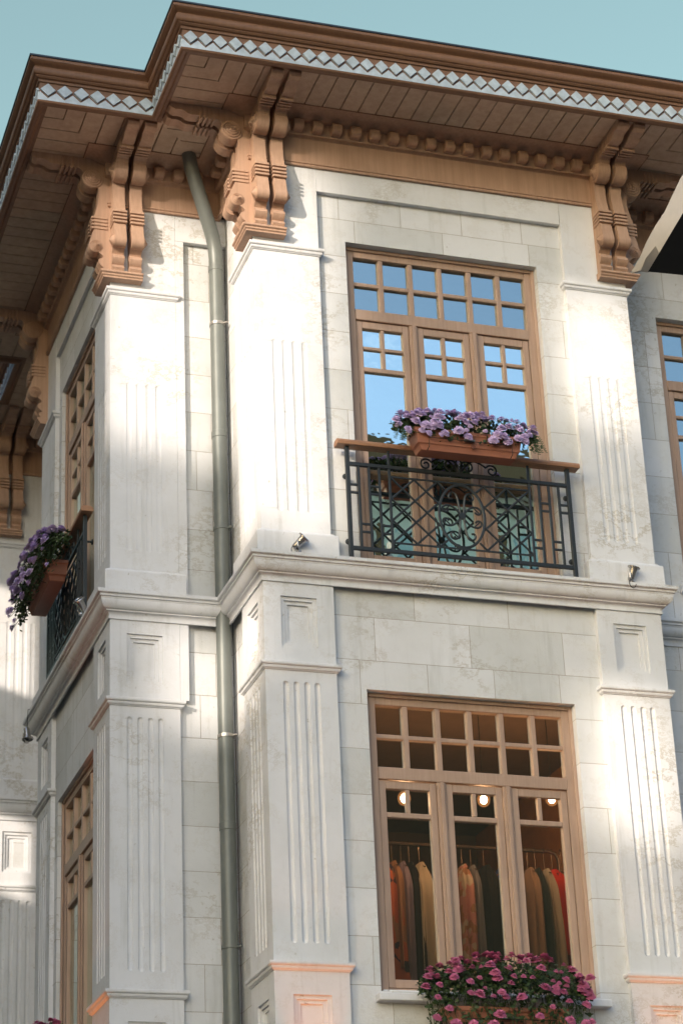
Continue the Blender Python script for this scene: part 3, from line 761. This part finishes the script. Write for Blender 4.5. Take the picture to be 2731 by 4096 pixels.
# ------------------------------------------------------------------ flower boxes
def flower_box(loc, rz, L, label):
    root = empty('flower_box', loc, rz, label, 'flower box', 'terracotta coloured flower boxes')
    b = MB(); H, D = 0.205, 0.205
    lv = [(0.0, -0.045), (0.045, -0.030), (0.055, -0.022), (0.060, -0.010), (0.15, 0.004), (0.165, 0.010), (0.170, 0.020), (H, 0.022)]
    vs = []
    for z, e in lv:
        e2 = e * 0.8
        vs += [(-L / 2 - e, -D / 2 - e2, z), (L / 2 + e, -D / 2 - e2, z), (L / 2 + e, D / 2 + e2 * 0.5, z), (-L / 2 - e, D / 2 + e2 * 0.5, z)]
    n = len(lv); fs = [(i * 4 + k, i * 4 + (k + 1) % 4, (i + 1) * 4 + (k + 1) % 4, (i + 1) * 4 + k) for i in range(n - 1) for k in range(4)] + [(3, 2, 1, 0)]
    b.add(vs, fs); b.quad((-L / 2, -D / 2, H - 0.03), (L / 2, -D / 2, H - 0.03), (L / 2, D / 2, H - 0.03), (-L / 2, D / 2, H - 0.03))
    b.build('box', M_TERR, root, smooth=True, bev=0.006, angle=20)
    w = MB(); y = -D / 2 - 0.030
    w.tube([(-L * 0.40, y + 0.055, -0.006), (-L * 0.40, y - 0.004, 0.01), (-L * 0.40, y - 0.004, 0.10), (L * 0.40, y - 0.004, 0.10), (L * 0.40, y - 0.004, 0.01), (L * 0.40, y + 0.055, -0.006)], 0.004, 6)
    w.build('hanger_wire', M_CAB, root)
    c = MB(); c.lathe([(0.026, 0), (0.024, 0.006), (0.010, 0.007)], (0.03, y + 0.020, 0.060), (0, -1, 0), 14); c.build('overflow_plug', simple('dark_terracotta', (0.12, 0.04, 0.02)), root)
    c = MB(); c.box(-0.06, 0.045, y - 0.006, y + 0.02, 0.102, 0.122); c.build('label_plate', M_PIPE, root, bev=0.003)
    return root

def flower_mesh(name, m):
    mb = MB(); rnd = random.Random(3)
    for ring, (n, r0, r1, z0, z1, wd) in enumerate(((11, 0.006, 0.040, 0.004, -0.004, 0.011), (10, 0.006, 0.034, 0.008, 0.008, 0.010), (8, 0.004, 0.026, 0.012, 0.019, 0.009), (6, 0.002, 0.016, 0.015, 0.026, 0.007))):
        for k in range(n):
            a = 2 * math.pi * (k + 0.5 * (ring % 2)) / n + rnd.uniform(-.08, .08); ca, sa = math.cos(a), math.sin(a)
            rr = r1 * rnd.uniform(0.9, 1.08); zz = z1 + rnd.uniform(-.003, .003)
            P = lambda r, w_, z: (r * ca - w_ * sa, r * sa + w_ * ca, z)
            mb.add([P(r0, -wd * .4, z0), P(r0, wd * .4, z0), P(rr * .7, wd, zz * .8 + z0 * .2), P(rr * .98, wd * .55, zz), P(rr * .98, -wd * .55, zz), P(rr * .7, -wd, zz * .8 + z0 * .2), P(rr * .72, 0, zz * .8 + z0 * .2 - 0.003)],
                   [(0, 1, 2, 6), (0, 6, 5), (6, 2, 3), (6, 3, 4), (6, 4, 5)])
    mb.lathe([(0.007, 0.006), (0.012, 0.0), (0.010, -0.008), (0.003, -0.012)], (0, 0, 0), (0, 0, 1), 8)
    o = mb.build(name, m, None, recalc=False)
    me = o.data; bpy.data.objects.remove(o); return me
FM = {'lilac': flower_mesh('flower', M_PURP), 'pink': flower_mesh('flower', M_PINK)}

def plant(loc, rz, L, kind, label, seed, nfl=64, droop=0.0, depth=0.17, nleaf=1500, hi=0.26, fern=True):
    rnd = random.Random(seed)
    root = empty('flowering_plant', loc, rz, label, 'flowers', 'flowering plants in the window boxes')
    lf = MB(); sm_ = MB()
    def surf(u, v):      # u along -1..1, v angle: -0.25 (low front) .. 1 (back)
        ph = R_(-35 - droop * 45 + v * (165 + droop * 45)); bulge = math.sqrt(max(0.05, 1 - 0.75 * abs(u) ** 3))
        x = u * L / 2 * (1.0 + 0.03 * math.sin(v * 9)); r = depth * bulge
        return Vector((x, -r * math.cos(ph) - 0.01, (hi * bulge) * math.sin(ph) if ph > 0 else (hi + droop * 0.5) * math.sin(ph)))
    for i in range(nleaf):
        u = rnd.uniform(-1.03, 1.03); v = rnd.random(); p = surf(u, v) * 1.0
        k = rnd.uniform(0.35, 0.93); p = Vector((p.x, p.y * k, p.z * k)) + Vector((rnd.gauss(0, .012), rnd.gauss(0, .012), rnd.gauss(0, .012)))
        n = Vector((rnd.gauss(0, .7), -0.8 + rnd.gauss(0, .6), 0.6 + rnd.gauss(0, .7))).normalized(); a = n.orthogonal().normalized()
        a = Matrix.Rotation(rnd.uniform(0, 6.28), 3, n) @ a; b = n.cross(a); s_ = rnd.uniform(0.014, 0.030)
        pts = [p - a * s_, p - a * s_ * .3 + b * s_ * .55, p + a * s_ * .5 + b * s_ * .5, p + a * s_ * 1.15, p + a * s_ * .5 - b * s_ * .5, p - a * s_ * .3 - b * s_ * .55, p + n * s_ * .12]
        lf.add(pts, [(6, k_, (k_ + 1) % 6) for k_ in range(6)])
    for sd in ((-1, 1) if fern else ()):      # ferny trails at both ends
        for j in range(5):
            x = sd * L / 2 * rnd.uniform(0.86, 1.03); y = -rnd.uniform(0.05, 0.14); z = 0.02; 
            pth = [Vector((x, y, z))]
            for k in range(9): pth.append(pth[-1] + Vector((sd * rnd.uniform(0, .010), -0.004, -0.020)))
            sm_.tube(pth, 0.0025, 4)
            for k, p in enumerate(pth):
                for q in (-1, 1):
                    e = Vector((q * 0.022, rnd.uniform(-.012, .012), 0.006)); w = Vector((0, 0.004, 0.007))
                    lf.add([p, p + e * .5 + w, p + e, p + e * .5 - w], [(0, 1, 2, 3)])
    pts = []
    tries = 0
    while len(pts) < nfl and tries < 4000:
        tries += 1
        u = rnd.uniform(-1, 1); v = (rnd.uniform(0.02, 0.80) ** 0.9 if fern else rnd.uniform(0.0, 0.8)); p = surf(u, v) * rnd.uniform(0.97, 1.10)
        if any((p - q).length < (0.046 if fern else 0.040) for q, _ in pts): continue
        pts.append((p, v))
    for p, v in pts:
        n = Vector((rnd.gauss(0, .25), -math.cos(R_(-20 + v * 130)) + rnd.gauss(0, .15), 0.55 + math.sin(R_(-20 + v * 130)) * 0.6)).normalized()
        o = bpy.data.objects.new('flower', FM[kind]); C.objects.link(o); o.parent = root; o.location = p
        q = n.to_track_quat('Z', 'Y').to_matrix().to_4x4() @ Matrix.Rotation(rnd.uniform(0, 6.28), 4, 'Z')
        o.rotation_euler = q.to_euler(); s_ = rnd.choice((0.62, 0.85, 1.0, 1.1, 1.2, 1.3)) * rnd.uniform(0.92, 1.06) * (1.12 if fern else 1.05); o.scale = (s_, s_, s_)
        sm_.tube([p - n * 0.01, p * 0.8 - Vector((0, 0, 0.02)), Vector((p.x * 0.94, p.y * 0.4, -0.02))], 0.0028, 4)
    lf.build('foliage', M_LEAF, root, recalc=False); sm_.build('stems', M_STEM, root)
    return root

flower_box(F_A.w(1.925, -0.285, 1.055), F_A.rz, 1.03, 'terracotta flower box hung on the front balcony handrail, seen lengthwise')
plant(F_A.w(1.93, -0.27, 1.275), F_A.rz, 1.36, 'lilac', 'lilac flowers and green leaves in the box on the front balcony', 11, 86, hi=0.21)
flower_box(F_BS.w(1.76, -0.262, 0.635), F_BS.rz, 1.03, 'terracotta flower box on the left side balcony, its end face towards us')
plant(F_BS.w(1.80, -0.27, 0.855), F_BS.rz, 1.66, 'lilac', 'lilac flowers spilling from the box on the left side balcony', 12, 92, droop=0.25, depth=0.29, hi=0.31, nleaf=2000)
flower_box(F_A.w(1.94, -0.20, -4.30), F_A.rz, 1.06, 'shaded terracotta flower box almost hidden under pink flowers on the lower sill')
plant(F_A.w(1.98, -0.19, -4.02), F_A.rz, 1.46, 'pink', 'dense pink flowers over dark leaves in front of the lit shop window', 13, 210, droop=1.5, depth=0.27, nleaf=5200, hi=0.37, fern=False)
flower_box(F_BS.w(1.95, -0.22, -4.17), F_BS.rz, 1.03, 'flower box below the lower side window at the bottom left')
plant(F_BS.w(1.95, -0.24, -3.95), F_BS.rz, 1.30, 'pink', 'few pink flower heads at the bottom left edge by the side window', 14, 50, droop=0.6, depth=0.24, hi=0.24)

# ------------------------------------------------------------------ drainpipe
PX, PY = -0.060, 1.128
dp = empty('drainpipe', (PX, PY, -9.95), 0, 'grey green round drainpipe bending out under the eaves in the recessed corner', 'pipe')
def rel(p): return (p[0] - PX, p[1] - PY, p[2] + 9.95)
base = [(-0.40, 0.86, 4.80), (-0.385, 0.865, 4.72), (-0.37, 0.87, 4.62), (-0.345, 0.875, 4.52), (-0.30, 0.89, 4.38), (-0.235, 0.91, 4.17), (-0.185, 0.93, 4.01), (-0.150, 0.95, 3.90), (-0.128, 0.965, 3.80), (-0.118, 0.975, 3.68), (-0.115, 0.98, 3.5)]
path = []
for p in base:
    k = min(1, max(0, (4.72 - p[2]) / 1.1)); k = k * k * (3 - 2 * k); path.append((p[0] + 0.055 * k, p[1] + 0.148 * k, p[2] + 0.065 * k))
path += [(PX, PY, 1.2), (PX, PY, -9.93)]
MB().tube([rel(p) for p in path], 0.072, 24).build('pipe', M_PIPE, dp, smooth=True, angle=60)
for z in (2.98, 0.75, -1.34, -3.3):
    cl = MB().lathe([(0.073, -0.016), (0.079, -0.016), (0.079, 0.016), (0.073, 0.016)], rel((PX, PY, z)), (0, 0, 1), 24); cl.tube([rel((PX + 0.055, PY - 0.055, z)), rel((PX + 0.085, PY - 0.085, z))], 0.013, 8)
    cl.build('clamp', M_CLMP if z in (2.98, -1.34) else M_PIPE, dp)
for z in (3.62, 1.75, -2.2):
    MB().lathe([(0.071, -0.04), (0.077, -0.035), (0.077, 0.03), (0.071, 0.035)], rel((PX, PY, z)), (0, 0, -1), 24).build('joint', M_PIPE, dp, smooth=True)

# ------------------------------------------------------------------ spotlights
def spot(loc, aim, label, cab):
    root = empty('spotlight', loc, 0, label, 'spotlight', 'small steel floodlights along the string course')
    aim = Vector(aim).normalized()
    b = MB(); b.lathe([(0.004, -0.075), (0.026, -0.072), (0.031, -0.06), (0.034, 0.0), (0.040, 0.045), (0.042, 0.055)], (0, 0, 0), aim, 20)
    b.build('body', M_CHR, root, smooth=True, angle=50)
    r = MB(); r.lathe([(0.043, 0.050), (0.060, 0.052), (0.062, 0.062), (0.056, 0.068), (0.044, 0.066), (0.040, 0.060)], (0, 0, 0), aim, 24); r.build('rim', M_CHR, root, smooth=True, angle=50)
    l = MB(); l.lathe([(0.001, 0.060), (0.041, 0.0601)], (0, 0, 0), aim, 20); l.build('lens', M_DKW, root)
    sd = aim.cross(Vector((0, 0, 1))); sd = sd.normalized() if sd.length > .1 else Vector((1, 0, 0))
    k = MB(); k.tube([sd * 0.036, sd * 0.05, sd * 0.05 - Vector((0, 0, 0.05)), Vector((0, 0.03, -0.085))], 0.008, 6); k.lathe([(0.024, 0), (0.024, 0.014), (0.012, 0.02)], (0, 0.03, -0.088), (0, 0, 1), 14); k.build('bracket', M_CHR, root)
    c = MB(); c.tube([Vector(p) for p in cab], 0.0042, 6); c.build('cable', M_CAB, root, smooth=True)
def loop(a, w=0.035, d=0.10, fy=-0.06):
    return [a] + [Vector((a[0] - 0.01 + w * math.sin(k / 10 * 2 * math.pi), a[1] + fy * min(1, k / 3), a[2] - d / 2 + d / 2 * math.cos(k / 10 * 2 * math.pi))) for k in range(1, 10)] + [Vector((a[0] + 0.03, a[1] + 0.02, a[2] + 0.01))]
ai = Vector((0.62, -0.45, 0.64)).normalized()
spot((0.325, -0.105, 0.115), ai, 'steel spotlight tilted right on the string course, below the left front pilaster', loop(tuple(-ai * 0.07)))
ai = Vector((0.22, -0.30, 0.93)).normalized()
spot((3.60, -0.105, 0.105), ai, 'steel spotlight pointing straight up at the right end of the string course', loop(tuple(-ai * 0.07)))
ai = Vector((-0.50, -0.35, 0.60)).normalized()
spot((-1.27, 1.80, 0.135), ai, 'shiny steel spotlight leaning left beside the side balcony railing', [(-ai * 0.07), (-ai * 0.085 + Vector((0.02, 0, -0.01))), (0.045, -0.03, -0.07)])
spot((-1.30, 4.40, -0.27), (0.08, -0.15, -1), 'steel spotlight hanging head down from its cable at the far left corner', [(0, 0, 0.07), (0, 0, 0.15), (0.005, 0, 0.27), (0.09, 0, 0.30)])

# ------------------------------------------------------------------ awning at upper right (a neighbour's, nearer the viewer)
aw = empty('awning', (6.8, -3.3, 2.4), 0, 'pale grey canvas awning edge with black underside entering at the upper right', 'awning')
def ra(p): return (p[0] - 6.8, p[1] + 3.3, p[2] - 2.4)
P0, P1 = (2.429, -3.0, 1.552), (2.595, -3.0, 1.587)
Q0, Q1 = (2.710, -3.60, 2.197), (2.667, -3.60, 1.822)
ext = lambda a, b, t_: tuple(a[i] + (b[i] - a[i]) * t_ for i in range(3))
m_ = MB(); N = 10
vs = []
for k in range(N + 1):
    t_ = k / N * 1.6; a = Vector(ext(P0, Q0, t_)); b = Vector(ext(P1, Q1, t_)); w_ = 0.012 * math.sin(k * 1.9)
    vs += [ra(a + Vector((w_, w_, 0))), ra((a + b) / 2 + Vector((-w_ * 1.4, -0.03, 0))), ra(b)]
m_.add(vs, [(3 * k + j, 3 * k + j + 1, 3 * k + j + 4, 3 * k + j + 3) for k in range(N) for j in (0, 1)])
vs2 = [(v[0] + 0.01, v[1] + 0.012, v[2]) for v in vs]; m_.add(vs2, [(3 * k + j, 3 * k + j + 1, 3 * k + j + 4, 3 * k + j + 3) for k in range(N) for j in (0, 1)])
m_.build('side_flap', M_AWN, aw, smooth=True)
E1 = ext(P1, Q1, 1.6)
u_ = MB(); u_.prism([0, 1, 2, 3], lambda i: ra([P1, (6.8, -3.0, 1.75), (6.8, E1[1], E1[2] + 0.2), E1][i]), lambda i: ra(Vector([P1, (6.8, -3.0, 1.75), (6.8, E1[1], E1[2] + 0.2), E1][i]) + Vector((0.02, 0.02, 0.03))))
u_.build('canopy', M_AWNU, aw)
b_ = MB(); b_.tube([ra((3.6, -3.05, 1.66)), ra((6.9, -3.05, 1.8))], 0.03, 8); b_.tube([ra((6.7, -3.0, 1.8)), ra((6.7, 0.75, 1.4))], 0.03, 8); b_.build('arm', M_IRON, aw)

# ------------------------------------------------------------------ inside the lit shop window
LAMP = emis('lamp_glow', (1.0, 0.66, 0.38), 40)
HALO = bpy.data.materials.new('bulb_halo'); HALO.use_nodes = True  # faintly glowing shell added around each bulb to imitate its halo
t = HALO.node_tree; t.nodes.clear(); o_ = t.nodes.new('ShaderNodeOutputMaterial'); ms = t.nodes.new('ShaderNodeMixShader'); tt_ = t.nodes.new('ShaderNodeBsdfTransparent'); em = t.nodes.new('ShaderNodeEmission')
em.inputs[0].default_value = (1.0, 0.38, 0.12, 1); em.inputs[1].default_value = 0.55; ms.inputs[0].default_value = 0.45
t.links.new(tt_.outputs[0], ms.inputs[1]); t.links.new(em.outputs[0], ms.inputs[2]); t.links.new(ms.outputs[0], o_.inputs[0])
for i, (x, zl, lb) in enumerate(((1.450, -2.008, 'round glowing bulb behind the left sash of the lower window'), (2.220, -1.977, 'round glowing bulb behind the middle sash of the lower window'), (2.897, -1.930, 'round glowing bulb behind the right sash of the lower window'))):
    root = empty('pendant_lamp', (x, 0.6, -1.145), 0, lb, 'lamp', 'glowing bulbs in the shop window')
    zc = zl + 1.145
    MB().lathe([(0.001, -0.042)] + [(0.034 * math.sin(R_(a)), -0.042 * math.cos(R_(a))) for a in range(10, 171, 16)] + [(0.012, 0.055)], (0, 0, zc), (0, 0, 1), 18).build('bulb', LAMP, root, smooth=True, angle=80)
    MB().lathe([(0.001, -0.068)] + [(0.060 * math.sin(R_(a)), -0.068 * math.cos(R_(a))) for a in range(10, 171, 10)], (0, 0, zc), (0, 0, 1), 24).build('halo_shell', HALO, root, smooth=True, angle=80)
    k = MB(); k.tube([(0, 0, 0), (0, 0, zc + 0.09)], 0.004, 6); k.lathe([(0.02, 0), (0.022, -0.04), (0.018, -0.045)], (0, 0, zc + 0.09), (0, 0, 1), 12); k.build('cord', M_CAB, root)
    L_ = bpy.data.lights.new('lamp_light', 'POINT'); L_.energy = 24; L_.color = (1, 0.52, 0.24); L_.shadow_soft_size = 0.05
    lo = bpy.data.objects.new('lamp_light', L_); C.objects.link(lo); lo.parent = root; lo.location = (0, 0, zc - 0.02)

rk = empty('clothes_rack', (2.3, 1.25, -5.5), 0, 'metal clothes rail with rounded corner carrying the hanging garments', 'clothes rack')
k = MB(); zr = 3.27
k.tube([(-1.2, 0, 0), (-1.2, 0, zr - 0.08), (-1.17, 0, zr - 0.02), (-1.10, 0, zr), (0.80, 0, zr), (0.87, 0, zr - 0.02), (0.90, 0, zr - 0.08), (0.90, 0, 0)], 0.018, 10)
k.build('rail', M_RACK, rk, smooth=True)
k = MB(); k.tube([(0.9, -0.02, zr - 0.35), (1.12, -0.02, zr - 0.05)], 0.02, 6); k.tube([(0.98, -0.02, zr - 0.25), (1.1, 0.0, zr - 0.4)], 0.012, 6); k.build('brace', M_IRON, rk)

def garment(x, w, zb, depth, name, cat, cols, label, seed, flare=1.3, zt=-2.42, pat=0, lean=0.0):
    rnd = random.Random(seed)
    root = empty(name, (x - 0.06, 1.25, -2.235), 0, label, cat, 'clothes hanging on the rail')
    w *= 1.35; n, rows = 40, 16; vs = []; H = zt - zb; ph = rnd.uniform(0, 6)
    for j in range(rows + 1):
        t_ = j / rows; z = zt - (-2.235) - H * t_
        sh = min(1.0, 0.25 + 0.75 * min(1, t_ * 9) ** 0.6) * (1 + (flare - 1) * t_)
        for k_ in range(n):
            a = 2 * math.pi * k_ / n; rip = 1 + 0.20 * t_ ** 0.5 * math.sin(7 * a + ph + 1.5 * t_) + 0.06 * math.sin(13 * a + ph)
            vs.append((w / 2 * sh * math.cos(a) * rip + lean * t_, depth / 2 * min(1, 0.5 + 3 * t_) * math.sin(a) * rip, z + 0.01 * math.sin(a * 5 + ph) * (t_ > 0.95)))
    mb = MB().add(vs, [(j * n + k_, j * n + (k_ + 1) % n, (j + 1) * n + (k_ + 1) % n, (j + 1) * n + k_) for j in range(rows) for k_ in range(n)] + [tuple(range(n))])
    m, t, b = mat('cloth', cols[0], 0.9)
    if pat:
        vo = t.nodes.new('ShaderNodeTexVoronoi'); vo.inputs['Scale'].default_value = pat; t.links.new(coords(t), vo.inputs[0])
        rp_ = t.nodes.new('ShaderNodeValToRGB'); rp_.color_ramp.interpolation = 'CONSTANT'; e = rp_.color_ramp.elements
        e[0].color = (*cols[0], 1); e[1].position = 0.75; e[1].color = (*cols[-1], 1)
        for i, c in enumerate(cols[1:-1]): q = e.new(0.35 + 0.2 * i); q.color = (*c, 1)
        sp_ = t.nodes.new('ShaderNodeSeparateColor'); t.links.new(vo.outputs['Color'], sp_.inputs[0]); t.links.new(sp_.outputs[0], rp_.inputs[0]); t.links.new(rp_.outputs[0], b.inputs[0])
    mb.build('cloth', m, root, smooth=True, angle=80)
    h = MB(); h.tube([(0, 0, -0.20), (0, 0, -0.06)] + [(0.0, 0.024 * math.sin(R_(a)), 0.002 + 0.024 * -math.cos(R_(a))) for a in range(0, 300, 40)], 0.0035, 6)
    h.tube([(0, -depth * 0.42, -0.25), (0, 0, -0.185), (0, depth * 0.42, -0.25)], 0.007, 6); h.build('hanger', M_RACK, root)
OR, BR, LV, BK, BG, PK, GY, BLU, TN, GN, RD = (0.42, 0.11, 0.05), (0.28, 0.15, 0.08), (0.22, 0.18, 0.24), (0.008, 0.007, 0.007), (0.42, 0.37, 0.28), (0.42, 0.20, 0.17), (0.17, 0.17, 0.19), (0.05, 0.08, 0.22), (0.24, 0.16, 0.11), (0.02, 0.026, 0.022), (0.50, 0.03, 0.015)
garment(1.50, 0.20, -3.75, 0.40, 'dress', 'dress', [OR, BR, (0.03, 0.03, 0.05), OR], 'orange patterned dress at the left end of the rail', 1, 1.5, pat=9)
garment(1.59, 0.10, -3.45, 0.38, 'shirt', 'shirt', [BR], 'brown garment beside the orange patterned dress', 2, 1.3)
garment(1.68, 0.09, -3.70, 0.36, 'dress', 'dress', [LV], 'lavender grey garment between the brown and the black one', 3, 1.3)
garment(1.76, 0.12, -3.9, 0.36, 'dress', 'dress', [BK], 'narrow black garment left of the pale trousers', 4, 1.2)
garment(1.86, 0.15, -3.85, 0.36, 'trousers', 'trousers', [BG], 'long pale beige trousers behind the left window post', 5, 1.4, lean=0.03)
garment(2.28, 0.11, -3.55, 0.38, 'dress', 'dress', [PK, BG, BR, PK], 'pinkish patterned dress at the left of the middle sash', 6, 1.2, pat=16)
garment(2.37, 0.07, -3.62, 0.34, 'shirt', 'shirt', [GY], 'slim grey garment next to the pinkish patterned dress', 7, 1.5)
garment(2.50, 0.19, -3.95, 0.42, 'coat', 'coat', [BK], 'wide black coat filling the middle sash', 8, 1.3)
garment(2.66, 0.09, -3.40, 0.36, 'blouse', 'blouse', [BLU, (0.4, 0.38, 0.36), OR, BLU], 'blue floral blouse at the right of the middle sash', 9, 1.2, pat=22)
garment(2.94, 0.10, -3.50, 0.40, 'blouse', 'blouse', [TN], 'tan blouse at the left of the right sash', 10, 1.5)
garment(3.02, 0.10, -3.9, 0.38, 'dress', 'dress', [GN], 'dark green dress between the tan blouse and the pale one', 11, 1.5)
garment(3.11, 0.10, -3.65, 0.36, 'dress', 'dress', [(0.33, 0.30, 0.24)], 'pale grey beige dress left of the red garment', 12, 1.5, lean=0.05)
garment(3.19, 0.16, -3.25, 0.30, 'shirt', 'shirt', [RD], 'bright red garment at the right end of the rail', 13, 1.6, lean=0.09)
garment(3.28, 0.16, -3.95, 0.30, 'skirt', 'skirt', [(0.25, 0.015, 0.01)], 'dark red skirt lowest at the right end of the rail', 14, 1.6, zt=-3.1, lean=0.04)

# lit uplights below the lower mouldings: warm glow on their undersides
UP = emis('uplight_glow', (1.0, 0.42, 0.12), 20)
for i, (x, y, lb) in enumerate(((0.33, -0.22, 'warm uplight below the left front pilaster'), (3.57, -0.22, 'warm uplight below the right front pilaster'), (-1.36, 1.55, 'warm uplight below the side pilaster'))):
    root = empty('wall_uplight', (x, y, -5.3), 0, lb, 'uplight', 'warm uplights on the lower pilasters')
    MB().lathe([(0.03, -0.12), (0.05, -0.10), (0.05, 0.0), (0.045, 0.0), (0.044, -0.02), (0.001, -0.02)], (0, 0, 0), (0, 0, 1), 18).build('body', M_IRON, root, smooth=True)
    MB().lathe([(0.001, -0.019), (0.040, -0.0185)], (0, 0, 0), (0, 0, 1), 16).build('lens', UP, root)
    dy, dx = (0.22, 0.0) if i < 2 else (0.0, 0.22)
    MB().tube([(0, 0, -0.08), (dx, dy, -0.08)], 0.012, 8).build('arm', M_IRON, root)
    L_ = bpy.data.lights.new('uplight_light', 'SPOT'); L_.energy = 28; L_.color = (1, 0.26, 0.05); L_.spot_size = R_(34); L_.spot_blend = 0.6; L_.shadow_soft_size = 0.03
    lo = bpy.data.objects.new('uplight_light', L_); C.objects.link(lo); lo.parent = root; lo.location = (0, 0, 0.02)
    lo.rotation_euler = Vector((dx * 0.5, dy * 0.5, 1)).to_track_quat('-Z', 'Y').to_euler()
